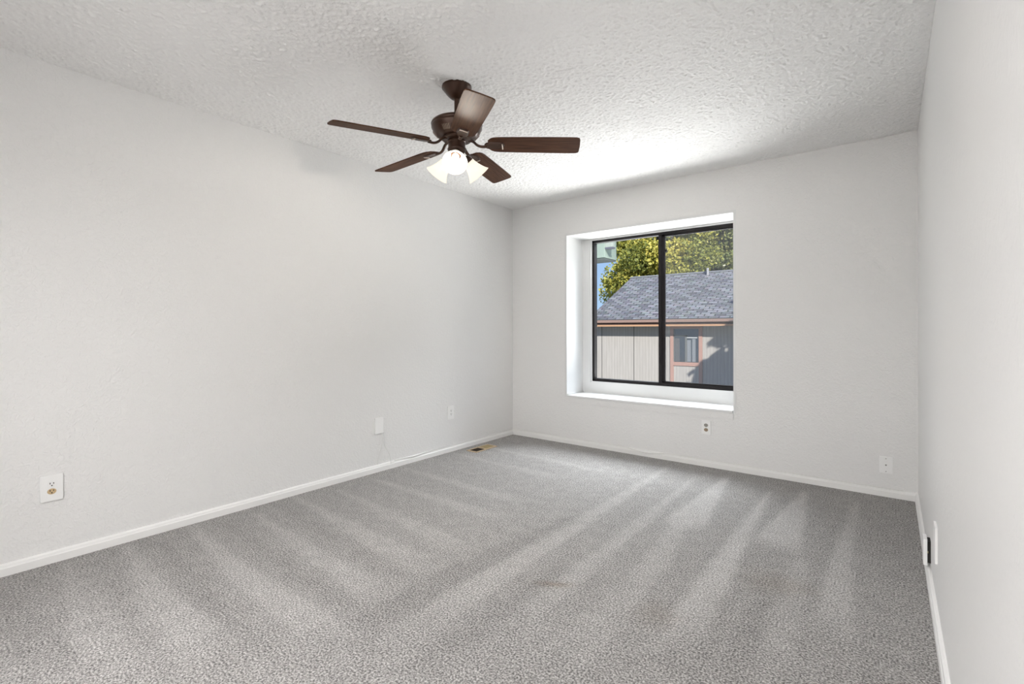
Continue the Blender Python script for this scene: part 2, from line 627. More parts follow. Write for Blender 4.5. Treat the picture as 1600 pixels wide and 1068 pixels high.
win = empty('window_1', (1.51, DEP, FZ0), 'sliding window with black aluminium frame and two panes', 'window', kind='structure')
def wpart(name, bm, mtl, **k):
    for v in bm.verts:
        v.co -= Vector((1.51, DEP, FZ0))
    return link(name, bm, mtl, win, **k)
fw = 0.024
bm = bmesh.new()
box(bm, (FX0, DEP - 0.006, FZ0), (FX0 + fw, DEP + 0.055, FZ1), 0.002)
box(bm, (FX1 - fw, DEP - 0.006, FZ0), (FX1, DEP + 0.055, FZ1), 0.002)
box(bm, (FX0, DEP - 0.006, FZ0), (FX1, DEP + 0.055, FZ0 + 0.030), 0.002)
box(bm, (FX0, DEP - 0.006, FZ1 - 0.026), (FX1, DEP + 0.055, FZ1), 0.002)
wpart('window_frame', bm, M_BLACK)
bm = bmesh.new()
box(bm, (1.496, DEP - 0.002, FZ0 + 0.02), (1.528, DEP + 0.03, FZ1 - 0.02), 0.002)
wpart('meeting_stile', bm, M_BLACK)
bm = bmesh.new()
sx0, sx1, sz0, sz1 = 1.530, FX1 - 0.02, FZ0 + 0.026, FZ1 - 0.024
box(bm, (sx0, DEP + 0.004, sz0), (sx0 + 0.027, DEP + 0.026, sz1), 0.002)
box(bm, (sx1 - 0.022, DEP + 0.004, sz0), (sx1, DEP + 0.026, sz1), 0.002)
box(bm, (sx0, DEP + 0.004, sz0), (sx1, DEP + 0.026, sz0 + 0.02), 0.002)
box(bm, (sx0, DEP + 0.004, sz1 - 0.02), (sx1, DEP + 0.026, sz1), 0.002)
sash = wpart('sliding_sash', bm, M_BLACK)
wpart('window_latch', bxm((1.552, DEP - 0.006, 1.86), (1.578, DEP + 0.012, 1.885), 0.003), M_BLACK)
wpart('glass_pane', bxm((FX0 + 0.02, DEP + 0.038, FZ0 + 0.024), (1.505, DEP + 0.041, FZ1 - 0.02)), M_GLASS)
wpart('glass_pane', bxm((sx0 + 0.02, DEP + 0.013, sz0 + 0.015), (sx1 - 0.015, DEP + 0.016, sz1 - 0.015)), M_GLASS)
wpart('insect_screen', bxm((1.53, DEP + 0.046, FZ0 + 0.024), (FX1 - 0.02, DEP + 0.047, FZ1 - 0.02)), M_SCREEN)

# ------------------------------------------------------------------ ceiling fan
M_BRONZE = mat('oil_rubbed_bronze', (0.052, 0.024, 0.014), 0.32, metal=0.4, var=0.25, scale=30)
m, N, L, b = nt('walnut_blade')
b.inputs['Roughness'].default_value = 0.55
b.inputs['Specular IOR Level'].default_value = 0.06
t = N.new('ShaderNodeTexCoord')
mp = N.new('ShaderNodeMapping')
mp.inputs['Scale'].default_value = (3, 55, 3)
nz = N.new('ShaderNodeTexNoise')
nz.inputs['Scale'].default_value = 2.2
nz.inputs['Detail'].default_value = 5
cr = N.new('ShaderNodeValToRGB')
cr.color_ramp.elements[0].position = 0.35
cr.color_ramp.elements[0].color = (0.060, 0.029, 0.018, 1)
cr.color_ramp.elements[1].position = 0.7
cr.color_ramp.elements[1].color = (0.125, 0.062, 0.038, 1)
L.new(t.outputs['Object'], mp.inputs[0])
L.new(mp.outputs[0], nz.inputs['Vector'])
L.new(nz.outputs['Fac'], cr.inputs[0])
L.new(cr.outputs[0], b.inputs['Base Color'])
M_BLADE = m
m, N, L, b = nt('frosted_lit_glass')
N.remove(b)
tl = N.new('ShaderNodeBsdfTranslucent')
tl.inputs[0].default_value = (0.04, 0.037, 0.03, 1)
trp = N.new('ShaderNodeBsdfTransparent')
trp.inputs[0].default_value = (0.95, 0.90, 0.8, 1)
df = N.new('ShaderNodeBsdfPrincipled')
df.inputs['Base Color'].default_value = (0.62, 0.58, 0.50, 1)
df.inputs['Roughness'].default_value = 0.25
m1 = N.new('ShaderNodeMixShader')
m1.inputs[0].default_value = 0.5
L.new(tl.outputs[0], m1.inputs[1])
L.new(df.outputs[0], m1.inputs[2])
m2 = N.new('ShaderNodeMixShader')
m2.inputs[0].default_value = 0.02
L.new(m1.outputs[0], m2.inputs[1])
L.new(trp.outputs[0], m2.inputs[2])
em = N.new('ShaderNodeEmission')
em.inputs[0].default_value = (1.0, 0.93, 0.79, 1)
em.inputs[1].default_value = 0.80
ad = N.new('ShaderNodeAddShader')
L.new(m2.outputs[0], ad.inputs[0])
L.new(em.outputs[0], ad.inputs[1])
L.new(ad.outputs[0], N['Material Output'].inputs[0])
M_SHADE = m
m, N, L, b = nt('glowing_bulb')
b.inputs['Base Color'].default_value = (1, 1, 1, 1)
b.inputs['Emission Color'].default_value = (1.0, 0.90, 0.74, 1)
b.inputs['Emission Strength'].default_value = 4.0
M_BULB = m
m, N, L, b = nt('slotted_bronze')
b.inputs['Metallic'].default_value = 0.5
b.inputs['Roughness'].default_value = 0.4
t = N.new('ShaderNodeTexCoord')
gr = N.new('ShaderNodeTexGradient')
gr.gradient_type = 'RADIAL'
mu = N.new('ShaderNodeMath')
mu.operation = 'MULTIPLY'
mu.inputs[1].default_value = 90
pp = N.new('ShaderNodeMath')
pp.operation = 'FRACT'
gt = N.new('ShaderNodeMath')
gt.operation = 'GREATER_THAN'
gt.inputs[1].default_value = 0.45
L.new(t.outputs['Object'], gr.inputs[0])
L.new(gr.outputs['Fac'], mu.inputs[0])
L.new(mu.outputs[0], pp.inputs[0])
L.new(pp.outputs[0], gt.inputs[0])
mg = N.new('ShaderNodeMix')
mg.data_type = 'RGBA'
mg.inputs[6].default_value = (0.012, 0.008, 0.006, 1)
mg.inputs[7].default_value = (0.30, 0.22, 0.17, 1)
L.new(gt.outputs[0], mg.inputs[0])
L.new(mg.outputs[2], b.inputs['Base Color'])
M_GRILLE = m
M_PALE = mat('pale_pewter_edge', (0.62, 0.52, 0.45), 0.35, metal=0.6)

FAN = Vector((1.398, -2.278, 0.0))
fan = empty('ceiling_fan', (FAN.x, FAN.y, H), 'dark bronze ceiling fan with five walnut blades and three lit shades', 'ceiling fan')
def fpart(name, bm, mtl, parent=None, sm=True, ang=35):
    for v in bm.verts:
        v.co -= Vector((0, 0, H))
    o = link(name, bm, mtl, parent or fan)
    return autosmooth(o, ang) if sm else o
# canopy
fpart('canopy', lathe(bmesh.new(), [(0.0, H + 0.003), (0.072, H + 0.003), (0.0795, H - 0.004), (0.0795, H - 0.014), (0.074, H - 0.020), (0.066, H - 0.030),
                                    (0.054, H - 0.046), (0.040, H - 0.060), (0.030, H - 0.068), (0.022, H - 0.072), (0.0, H - 0.072)], 48), M_BRONZE)
fpart('downrod', lathe(bmesh.new(), [(0.0, 2.375), (0.0135, 2.375), (0.0135, 2.300), (0.020, 2.296), (0.022, 2.286), (0.022, 2.262), (0.030, 2.252), (0.0, 2.252)], 24), M_BRONZE)
fpart('motor_housing', lathe(bmesh.new(), [(0.0, 2.260), (0.050, 2.260), (0.095, 2.254), (0.124, 2.246), (0.1345, 2.238), (0.1375, 2.230), (0.1345, 2.224), (0.1355, 2.220),
                                           (0.1355, 2.212), (0.131, 2.204), (0.126, 2.192), (0.116, 2.178), (0.104, 2.168), (0.088, 2.163), (0.072, 2.160), (0.0, 2.160)], 64), M_BRONZE)
mh = fan.children[-1]
for k in range(5):                       # rows of cooling slots low on the bowl, between the blades
    sl = bmesh.new()
    a0 = R(-109 + 36 - 72 * k)
    ring = []
    for e in (-1, 1):
        for i in range(13):
            a = a0 + (i / 12 - 0.5) * 0.40
            rr, zz = (0.1265, 2.1905) if e > 0 else (0.1085, 2.1695)
            ring.append([sl.verts.new((rr * q * math.cos(a), rr * q * math.sin(a), zz - (q - 1) * 0.09)) for q in (0.985, 1.012)])
    for i in range(12):
        for f in ((ring[i][1], ring[i + 1][1], ring[13 + i + 1][1], ring[13 + i][1]), (ring[i][0], ring[i][1], ring[13 + i][1], ring[13 + i][0]) if i == 0 else None,
                  (ring[i + 1][0], ring[13 + i + 1][0], ring[13 + i + 1][1], ring[i + 1][1]) if i == 11 else None,
                  (ring[i][0], ring[i + 1][0], ring[i + 1][1], ring[i][1]), (ring[13 + i][0], ring[13 + i][1], ring[13 + i + 1][1], ring[13 + i + 1][0])):
            if f:
                sl.faces.new(f)
    fpart('cooling_grille', sl, M_GRILLE, mh, sm=False)
fpart('flywheel', lathe(bmesh.new(), [(0.0, 2.162), (0.074, 2.162), (0.078, 2.158), (0.078, 2.149), (0.070, 2.145), (0.0, 2.145)], 40), M_BRONZE)
fpart('switch_housing', lathe(bmesh.new(), [(0.0, 2.147), (0.046, 2.147), (0.049, 2.143), (0.049, 2.137), (0.046, 2.134), (0.0465, 2.108), (0.050, 2.100), (0.048, 2.092),
                                            (0.040, 2.084), (0.022, 2.072), (0.012, 2.062), (0.009, 2.050), (0.0, 2.048)], 40), M_BRONZE)
# blades: each with its iron
def blade_bm():
    prof = [(0.185, 0.052), (0.20, 0.060), (0.23, 0.0635), (0.35, 0.066), (0.50, 0.068), (0.60, 0.0685), (0.638, 0.0675), (0.650, 0.062)]
    bm = bmesh.new()
    top, bot = [], []
    out = [(r, w) for r, w in prof] + [(0.655, 0.050), (0.657, 0.0)] + [(0.655, -0.050)] + [(r, -w) for r, w in reversed(prof)] + [(0.170, -0.035), (0.166, 0.0), (0.170, 0.035)]
    for r, w in out:
        top.append(bm.verts.new((r, w, 0.003)))
        bot.append(bm.verts.new((r, w, -0.003)))
    bm.faces.new(top)
    bm.faces.new(list(reversed(bot)))
    n = len(out)
    for k in range(n):
        bm.faces.new((top[k], bot[k], bot[(k + 1) % n], top[(k + 1) % n]))
    return bm
def iron_bm():
    bm = bmesh.new()
    tube(bm, smooth_pts([(0.060, 0, 0.024), (0.085, 0, 0.018), (0.110, 0, -0.004), (0.135, 0, -0.013), (0.165, 0, -0.011)], 5), 0.0095, 10, flat=0.7)
    # tongue-shaped plate under the blade root
    loop = [(0.150, 0.010), (0.160, 0.022), (0.180, 0.030), (0.225, 0.029), (0.250, 0.024), (0.256, 0.0)]
    loop = loop + [(r, -w) for r, w in reversed(loop[:-1])]
    a = [bm.verts.new((r, w, -0.0035)) for r, w in loop]
    b2 = [bm.verts.new((r, w * 0.8, -0.012 if r < 0.24 else -0.008)) for r, w in loop]
    bm.faces.new(a)
    bm.faces.new(list(reversed(b2)))
    for k in range(len(loop)):
        j = (k + 1) % len(loop)
        bm.faces.new((a[k], b2[k], b2[j], a[j]))
    return bm
def iron_edge_bm():
    bm = bmesh.new()
    tube(bm, [(0.246, y, -0.0125 + 0.0 * y) for y in (-0.021, -0.010, 0.0, 0.010, 0.021)], 0.0035, 8)
    return bm
b0 = link('blade', blade_bm(), M_BLADE)
i0 = autosmooth(link('blade_iron', iron_bm(), M_BRONZE), 40)
e0 = link('pale_edge', iron_edge_bm(), M_PALE, smooth=True)  # pale strip near the tip of the iron
for k in range(5):
    bl = b0 if k == 0 else b0.copy()
    ir = i0 if k == 0 else i0.copy()
    ed = e0 if k == 0 else e0.copy()
    if k:
        for q in (bl, ir, ed):
            C.objects.link(q)
    az = R(-109.0 - 72.0 * k)
    tilt = -0.0156 * math.cos(az) + 0.0227 * math.sin(az)
    bl.parent = fan
    bl.matrix_local = (Matrix.Translation((0, 0, 2.128 - H)) @ Matrix.Rotation(az, 4, 'Z') @ Matrix.Rotation(0.032 - tilt, 4, 'Y')
                       @ Matrix.Rotation(R(-12.5), 4, 'X'))
    ir.parent = bl
    ed.parent = ir
# light kit
def shade_prof():
    outp = [(0.022, 0.0), (0.027, -0.004), (0.030, -0.012), (0.033, -0.028), (0.039, -0.048), (0.047, -0.068), (0.056, -0.086), (0.066, -0.100)]
    return outp + [(r - 0.003, z) for r, z in reversed(outp[1:])]
lamp_data = bpy.data.lights.new('bulb_light', 'POINT')
lamp_data.energy = LAMP
lamp_data.color = (1.0, 0.93, 0.83)
lamp_data.shadow_soft_size = 0.013
sh0 = ar0 = bu0 = None
for k, azd in enumerate((-50, 70, -170)):
    az = R(azd)
    # shade axis: 46 degrees out from straight down
    M_ = Matrix.Rotation(az, 4, 'Z') @ Matrix.Translation((0.062, 0, 2.052 - H)) @ Matrix.Rotation(R(-46), 4, 'Y')
    if k == 0:
        sh0 = autosmooth(link('lamp_shade', lathe(bmesh.new(), shade_prof(), 40, caps=False), M_SHADE), 50)
        bb = bmesh.new()
        lathe(bb, [(0.0, -0.004), (0.011, -0.006), (0.012, -0.014), (0.016, -0.022), (0.0185, -0.030), (0.0185, -0.036), (0.014, -0.043), (0.007, -0.0465), (0.0, -0.047)], 24)
        bu0 = autosmooth(link('light_bulb', bb, M_BULB), 60)
        aa = bmesh.new()
        lathe(aa, [(0.0, 0.022), (0.016, 0.022), (0.024, 0.012), (0.0275, 0.002), (0.0295, -0.010), (0.028, -0.012), (0.0, -0.011)], 24)
        tube(aa, [(0, 0, 0.018), (-0.012, 0, 0.03), (-0.030, 0, 0.036)], 0.011, 10)
        ar0 = autosmooth(link('light_arm', aa, M_BRONZE), 50)
    sh = sh0 if k == 0 else sh0.copy()
    bu = bu0 if k == 0 else bu0.copy()
    ar = ar0 if k == 0 else ar0.copy()
    if k:
        for q in (sh, bu, ar):
            C.objects.link(q)
    for q in (sh, ar):
        q.parent = fan
        q.matrix_local = M_
    bu.parent = sh
    lo = bpy.data.objects.new('bulb_light', lamp_data)
    C.objects.link(lo)
    lo.parent = sh
    lo.location = (0, 0, -0.063)

# added fill light in the hall behind the viewer, shining through the doorway
hl = bpy.data.objects.new('hall_lamp', bpy.data.lights.new('hall_lamp', 'AREA'))
C.objects.link(hl)
hl.data.shape = 'RECTANGLE'
hl.data.size = 2.4
hl.data.size_y = 1.2
hl.data.energy = HALL
hl.data.color = (0.99, 0.99, 1.0)
hl.location = (1.5, YR - 0.85, H - 0.05)

# ------------------------------------------------------------------ wall plates, outlets, cables
M_PLATE = mat('white_plastic', (0.90, 0.895, 0.885), 0.3, bump=0.02, scale=60)
M_IVORY = mat('almond_plastic', (0.60, 0.44, 0.25), 0.35, bump=0.02, scale=60)
M_DARK = mat('dark_slot', (0.015, 0.012, 0.01), 0.7)
M_STEEL = mat('screw_steel', (0.35, 0.34, 0.33), 0.4, metal=0.7)
M_CABLE = mat('white_cable_jacket', (0.80, 0.79, 0.77), 0.45)

# plates are built facing -y (x across, z up) with their back at y = 0, then turned onto their wall
def plate_bm(w, h, th=0.008):
    bm = bmesh.new()
    box(bm, (-w / 2, -th, -h / 2), (w / 2, 0.0005, h / 2), 0.0022, 2)
    return bm
def disc(bm, x, z, r, y0, y1, sz=1.0, n=20, flat=0.0):
    M_ = Matrix.Translation((x, 0, z)) @ Matrix.Rotation(R(90), 4, 'X')
    lathe(bm, [(0, -y1), (r * 0.93, -y1), (r, -y1 - 0.0008), (r, -y0), (0, -y0)], n, M_ @ Matrix.Diagonal((1, sz, 1, 1)))
    return bm
def receptacle(parent, z, mtl, w=0.0165):
    bm = bmesh.new()
    disc(bm, 0, z, w, -0.0095, -0.004, 0.84, 28)
    r = autosmooth(link('receptacle', bm, mtl, parent), 40)
    s = bmesh.new()
    box(s, (-0.0078, -0.0101, z + 0.000), (-0.0050, -0.009, z + 0.0085))
    box(s, (0.0050, -0.0101, z + 0.001), (0.0078, -0.009, z + 0.0080))
    disc(s, 0, z - 0.0065, 0.0028, -0.0101, -0.009, 1.0, 12)
    link('socket_slots', s, M_DARK, r)
    return r
def outlet(name, loc, rz, label, w=0.083, h=0.128, lower=None, upper=None, dz=0.0165):
    o = empty(name, loc, label, 'outlet', rz=rz)
    link('cover_plate', plate_bm(w, h), M_PLATE, o)
    receptacle(o, dz, upper or M_PLATE)
    receptacle(o, -dz, lower or M_PLATE)
    link('screw', disc(bmesh.new(), 0, 0, 0.0028, -0.0080, -0.006, 1, 12), M_PLATE, o)
    return o
outlet('power_outlet', (0, -3.668, 0.366), R(90), 'white outlet at left edge of long wall, its lower socket stained tan', lower=M_IVORY, dz=0.0175)
outlet('power_outlet', (0, -0.945, 0.362), R(90), 'small all white outlet on the left wall above the floor register', w=0.078, h=0.124)
M_GREYR = mat('grey_receptacle', (0.34, 0.32, 0.29), 0.45, bump=0.02, scale=60)
outlet('power_outlet', (2.030, 0, 0.322), 0.0, 'white outlet with two dark sockets on the wall below the window', w=0.072, h=0.112, lower=mat('brown_receptacle', (0.36, 0.27, 0.18), 0.45), upper=M_GREYR, dz=0.019)

bp_ = empty('blank_plate', (0, -1.750, 0.366), 'blank white cover plate with a loose cable hanging from its lower edge', 'wall plate', rz=R(90))
link('cover_plate', plate_bm(0.080, 0.127, 0.010), M_PLATE, bp_)
link('screw', disc(bmesh.new(), 0, 0.042, 0.003, -0.0110, -0.009, 1, 12), M_PLATE, bp_)
link('screw', disc(bmesh.new(), 0, -0.042, 0.003, -0.0110, -0.009, 1, 12), M_PLATE, bp_)

cj = empty('cable_jack', (3.206, 0, 0.213), 'white cable jack plate with two screws, low in the right corner of window wall', 'wall plate')
link('cover_plate', plate_bm(0.072, 0.112, 0.007), M_PLATE, cj)
link('screw', disc(bmesh.new(), 0, 0.043, 0.003, -0.0085, -0.006, 1, 12), M_STEEL, cj)
link('screw', disc(bmesh.new(), 0, -0.043, 0.003, -0.0085, -0.006, 1, 12), M_STEEL, cj)
bm = bmesh.new()
disc(bm, 0, 0, 0.0055, -0.0105, -0.006, 1, 6)
disc(bm, 0, 0, 0.0035, -0.0155, -0.010, 1, 12)
link('coaxial_socket', bm, M_STEEL, cj)

rp = empty('blank_plate', (W, -1.610, 0.292), 'upper white plate on the right wall, seen edge on and flat to the wall', 'wall plate', rz=R(-90))
link('cover_plate', plate_bm(0.086, 0.142, 0.008), M_PLATE, rp)
lp = empty('loose_plate', (W, -1.225, 0.122), 'lower white plate on the right wall, the shaded gap behind it painted dark, near baseboard', 'wall plate', rz=R(-90))
pl_ = plate_bm(0.074, 0.118, 0.014)
for v in pl_.verts:
    v.co.y -= 0.0125
link('cover_plate', pl_, M_PLATE, lp)
bm = bmesh.new()
box(bm, (-0.029, -0.0125, -0.049), (0.029, 0.001, 0.049), 0.002)  # solid dark block painted for the shaded gap behind the plate
ob = link('gap_shade_block', bm, M_DARK, lp)
bm = bmesh.new()
box(bm, (0.012, -0.0120, -0.005), (0.031, -0.0085, 0.005), 0.001)
link('mounting_tab', bm, mat('brass_tab', (0.45, 0.36, 0.20), 0.4, metal=0.6), lp)

# hanging cable below the blank plate, and the cable laid along the baseboards
bm = bmesh.new()
tube(bm, smooth_pts([(0.006, -1.728, 0.304), (0.012, -1.724, 0.285), (0.013, -1.722, 0.240), (0.010, -1.730, 0.190), (0.006, -1.752, 0.120), (0.005, -1.764, 0.06)], 6), 0.0022, 8)
c1 = link('hanging_cable', bm, M_CABLE, smooth=True)
tag(c1, 'thin white cable hanging straight down the left wall from the blank plate', 'cable')
bm = bmesh.new()
tube(bm, smooth_pts([(0.006, -1.719, 0.304), (0.013, -1.716, 0.270), (0.010, -1.700, 0.200), (0.008, -1.655, 0.130), (0.009, -1.645, 0.095), (0.018, -1.644, 0.055), (0.021, -1.643, 0.040)], 6), 0.0022, 8)
c2 = link('hanging_cable', bm, M_CABLE, smooth=True)
tag(c2, 'thin white cable curving from the blank plate to the baseboard, on the window side', 'cable')
bm = bmesh.new()
pts = [(0.012, -1.600, 0.058), (0.013, -1.54, 0.0585), (0.017, -1.47, 0.055), (0.019, -1.38, 0.051), (0.0165, -1.28, 0.0575), (0.012, -1.15, 0.0590), (0.011, -0.8, 0.0590), (0.011, -0.3, 0.0595),
       (0.014, -0.05, 0.0595), (0.030, -0.018, 0.0595), (0.12, -0.011, 0.0592), (0.6, -0.011, 0.0592), (1.05, -0.011, 0.0592), (1.30, -0.012, 0.0590), (1.40, -0.0195, 0.046), (1.52, -0.021, 0.036), (1.62, -0.0195, 0.044), (1.72, -0.013, 0.0585),
       (2.1, -0.011, 0.0590), (2.8, -0.011, 0.0590), (3.30, -0.011, 0.0590)]
tube(bm, smooth_pts(pts, 6), 0.0032, 8)
c3 = link('coaxial_cable', bm, M_CABLE, smooth=True)
tag(c3, 'white cable lying along the top of the baseboards, sagging under the window', 'cable')

# floor register
M_TAN = mat('tan_enamel', (0.60, 0.46, 0.30), 0.35, metal=0.2, bump=0.02, scale=60)
M_TAN2 = mat('brass_louvre', (0.36, 0.27, 0.11), 0.4, metal=0.3)
M_DUCT = mat('duct_shade_paint', (0.030, 0.018, 0.008), 0.8)  # near-black colour standing in for shade inside the register
rg = empty('floor_register', (0.166, -0.690, 0.0), 'tan metal floor register in the carpet near the left wall', 'vent')
rw, rl = 0.062, 0.150
bm = bmesh.new()
for a, b2 in (((-rw, -rl, 0), (-rw + 0.013, rl, 0.007)), ((rw - 0.013, -rl, 0), (rw, rl, 0.007)), ((-rw, -rl, 0), (rw, -rl + 0.016, 0.007)), ((-rw, rl - 0.016, 0), (rw, rl, 0.007)), ((-rw, -0.008, 0), (rw, 0.006, 0.0062))):
    box(bm, a, b2, 0.002)
link('register_frame', bm, M_TAN, rg)
bm = bmesh.new()
for k in range(8):
    x = -rw + 0.018 + k * 0.0122
    box(bm, (x, -rl + 0.014, 0.0012), (x + 0.0035, -0.006, 0.0035))
link('open_louvres', bm, M_DUCT, rg)
bm = bmesh.new()
for k in range(8):
    x = -rw + 0.0145 + k * 0.0120
    box(bm, (x, 0.004, 0.0020), (x + 0.0100, rl - 0.014, 0.0048))
link('closed_louvres', bm, M_TAN2, rg)
link('duct_shade', bxm((-rw + 0.008, -rl + 0.010, 0.0003), (rw - 0.008, rl - 0.010, 0.0010)), M_DUCT, rg)  # flat dark sheet painted for the shade down the opening

# ------------------------------------------------------------------ outside: house, trees, ground
GZ = -1.6
m, N, L, b = nt('asphalt_shingles')
b.inputs['Roughness'].default_value = 0.9
t = N.new('ShaderNodeTexCoord')
br = N.new('ShaderNodeTexBrick')
br.inputs['Scale'].default_value = 1.0
br.inputs['Brick Width'].default_value = 0.30
br.inputs['Row Height'].default_value = 0.14
br.inputs['Mortar Size'].default_value = 0.018
br.inputs['Color1'].default_value = (0.085, 0.092, 0.108, 1)
br.inputs['Color2'].default_value = (0.22, 0.23, 0.25, 1)
br.inputs['Mortar'].default_value = (0.04, 0.043, 0.052, 1)
br.inputs['Bias'].default_value = 0.0
nz = N.new('ShaderNodeTexNoise')
nz.inputs['Scale'].default_value = 6
nz.inputs['Detail'].default_value = 6
mxn = N.new('ShaderNodeMix')
mxn.data_type = 'RGBA'
mxn.blend_type = 'OVERLAY'
mxn.inputs[0].default_value = 0.6
L.new(t.outputs['UV'], br.inputs['Vector'])
L.new(t.outputs['UV'], nz.inputs['Vector'])
L.new(br.outputs['Color'], mxn.inputs[6])
L.new(nz.outputs['Color'], mxn.inputs[7])
hs = N.new('ShaderNodeHueSaturation')
hs.inputs['Saturation'].default_value = 0.45
L.new(mxn.outputs[2], hs.inputs['Color'])
L.new(hs.outputs[0], b.inputs['Base Color'])
M_SHINGLE = m
m, N, L, b = nt('grooved_siding')
b.inputs['Roughness'].default_value = 0.85
t = N.new('ShaderNodeTexCoord')
sp = N.new('ShaderNodeSeparateXYZ')
L.new(t.outputs['Object'], sp.inputs[0])
md = N.new('ShaderNodeMath')
md.operation = 'PINGPONG'
md.inputs[1].default_value = 0.0508
L.new(sp.outputs['X'], md.inputs[0])
gt = N.new('ShaderNodeMath')
gt.operation = 'GREATER_THAN'
gt.inputs[1].default_value = 0.0435
L.new(md.outputs[0], gt.inputs[0])
nz = N.new('ShaderNodeTexNoise')
nz.inputs['Scale'].default_value = 3
nz.inputs['Detail'].default_value = 5
mpn = N.new('ShaderNodeMapping')
mpn.inputs['Scale'].default_value = (8, 8, 0.5)
L.new(t.outputs['Object'], mpn.inputs[0])
L.new(mpn.outputs[0], nz.inputs['Vector'])
cr = N.new('ShaderNodeValToRGB')
cr.color_ramp.elements[0].position = 0.3
cr.color_ramp.elements[0].color = (0.265, 0.250, 0.235, 1)
cr.color_ramp.elements[1].position = 0.7
cr.color_ramp.elements[1].color = (0.310, 0.295, 0.278, 1)
L.new(nz.outputs['Fac'], cr.inputs[0])
mg = N.new('ShaderNodeMix')
mg.data_type = 'RGBA'
mg.inputs[7].default_value = (0.235, 0.222, 0.210, 1)
L.new(gt.outputs[0], mg.inputs[0])
L.new(cr.outputs[0], mg.inputs[6])
L.new(mg.outputs[2], b.inputs['Base Color'])
bp = N.new('ShaderNodeBump')
bp.inputs['Strength'].default_value = 0.5
bp.inputs['Distance'].default_value = 0.01
bp.invert = True
L.new(gt.outputs[0], bp.inputs['Height'])
L.new(bp.outputs[0], b.inputs['Normal'])
M_SIDING = m
M_BROWN = mat('cedar_brown_paint', (0.29, 0.175, 0.145), 0.6, bump=0.05, scale=8, var=0.1)
M_GUTTER = mat('tan_gutter', (0.21, 0.14, 0.115), 0.5, var=0.05, scale=3)
M_GAP_SHADE = mat('shadow_gap_brown', (0.040, 0.020, 0.014), 0.7)
M_FASCIA = mat('peach_fascia', (0.34, 0.20, 0.115), 0.6)

HX0, HX1, HY = -5.0, 6.0, 11.1
house = empty('house', (0.5, 14.4, GZ), 'neighbouring house with grey shingle roof and tan grooved siding beyond the window', 'house')
def hpart(name, bm, mtl, parent=None):
    for v in bm.verts:
        v.co -= Vector((0.5, 14.4, GZ))
    return link(name, bm, mtl, parent or house)
bm = bmesh.new()                        # walls with gable ends
y0, y1, zt = HY, 17.66, 1.27
prof = [(y0, GZ - 0.3), (y0, zt + 0.02), (14.38, 3.10), (y1, zt + 0.02), (y1, GZ - 0.3)]
ra = [bm.verts.new((HX0, y, z)) for y, z in prof]
rb = [bm.verts.new((HX1, y, z)) for y, z in prof]
for k in range(5):
    bm.faces.new((ra[k], ra[(k + 1) % 5], rb[(k + 1) % 5], rb[k]))
bm.faces.new(ra)
bm.faces.new(rb)
hw = hpart('siding_wall', bm, M_SIDING)
bm = bmesh.new()                        # roof: two slabs with an even thickness
uvl = bm.loops.layers.uv.new('UVMap')
EV, EZ, RY, RZ = 10.70, 1.465, 14.38, 3.25
for side in (0, 1):
    ey = EV if side == 0 else 2 * RY - EV
    c = [(-5.07, ey, EZ), (6.2, ey, EZ), (6.2, RY, RZ), (-5.07, RY, RZ)]
    topv = [bm.verts.new(p) for p in c]
    botv = [bm.verts.new((p[0], p[1], p[2] - 0.05)) for p in c]
    f = bm.faces.new(topv)
    ln = math.hypot(RY - EV, RZ - EZ)
    for lp_, uv in zip(f.loops, ((0, 0), (11.27, 0), (11.27, ln), (0, ln))):
        lp_[uvl].uv = uv
    bm.faces.new(list(reversed(botv)))
    for k in range(4):
        bm.faces.new((topv[k], botv[k], botv[(k + 1) % 4], topv[(k + 1) % 4]))
roof = hpart('roof', bm, M_SHINGLE)
hpart('ridge_cap', bxm((-5.08, RY - 0.11, RZ - 0.035), (6.2, RY + 0.11, RZ + 0.012)), mat('grey_ridge', (0.17, 0.18, 0.20), 0.9), roof)
bm = bmesh.new()
lathe(bm, [(0.045, 0), (0.045, 0.30), (0.0, 0.30)], 12, Matrix.Translation((-2.0, 14.1, 3.06)))
hpart('vent_pipe', bm, mat('pale_metal_pipe', (0.25, 0.25, 0.26), 0.5), roof)
hpart('gutter', bxm((-5.05, 10.60, 1.352), (6.1, 10.70, 1.440), 0.012), M_GUTTER)
hpart('shadow_gap_strip', bxm((-5.02, 10.665, 1.275), (6.1, 10.715, 1.365)), M_GAP_SHADE)  # dark strip painting the shadow gap under the gutter
hpart('frieze_strip', bxm((-5.02, 10.64, 1.228), (6.1, 10.73, 1.282)), M_FASCIA)
hpart('soffit', bxm((-5.0, 10.72, 1.25), (6.1, HY + 0.02, 1.275)), M_SIDING)
for x in (-4.70, -3.52, -2.34 - 0.0, 0.02, 1.24, 2.46, 3.68, 4.90):
    if x == -2.34:
        continue
    hpart('panel_seam', bxm((x - 0.011, HY - 0.004, GZ), (x + 0.011, HY + 0.01, 1.26)), mat('seam', (0.085, 0.08, 0.077), 0.9), hw)
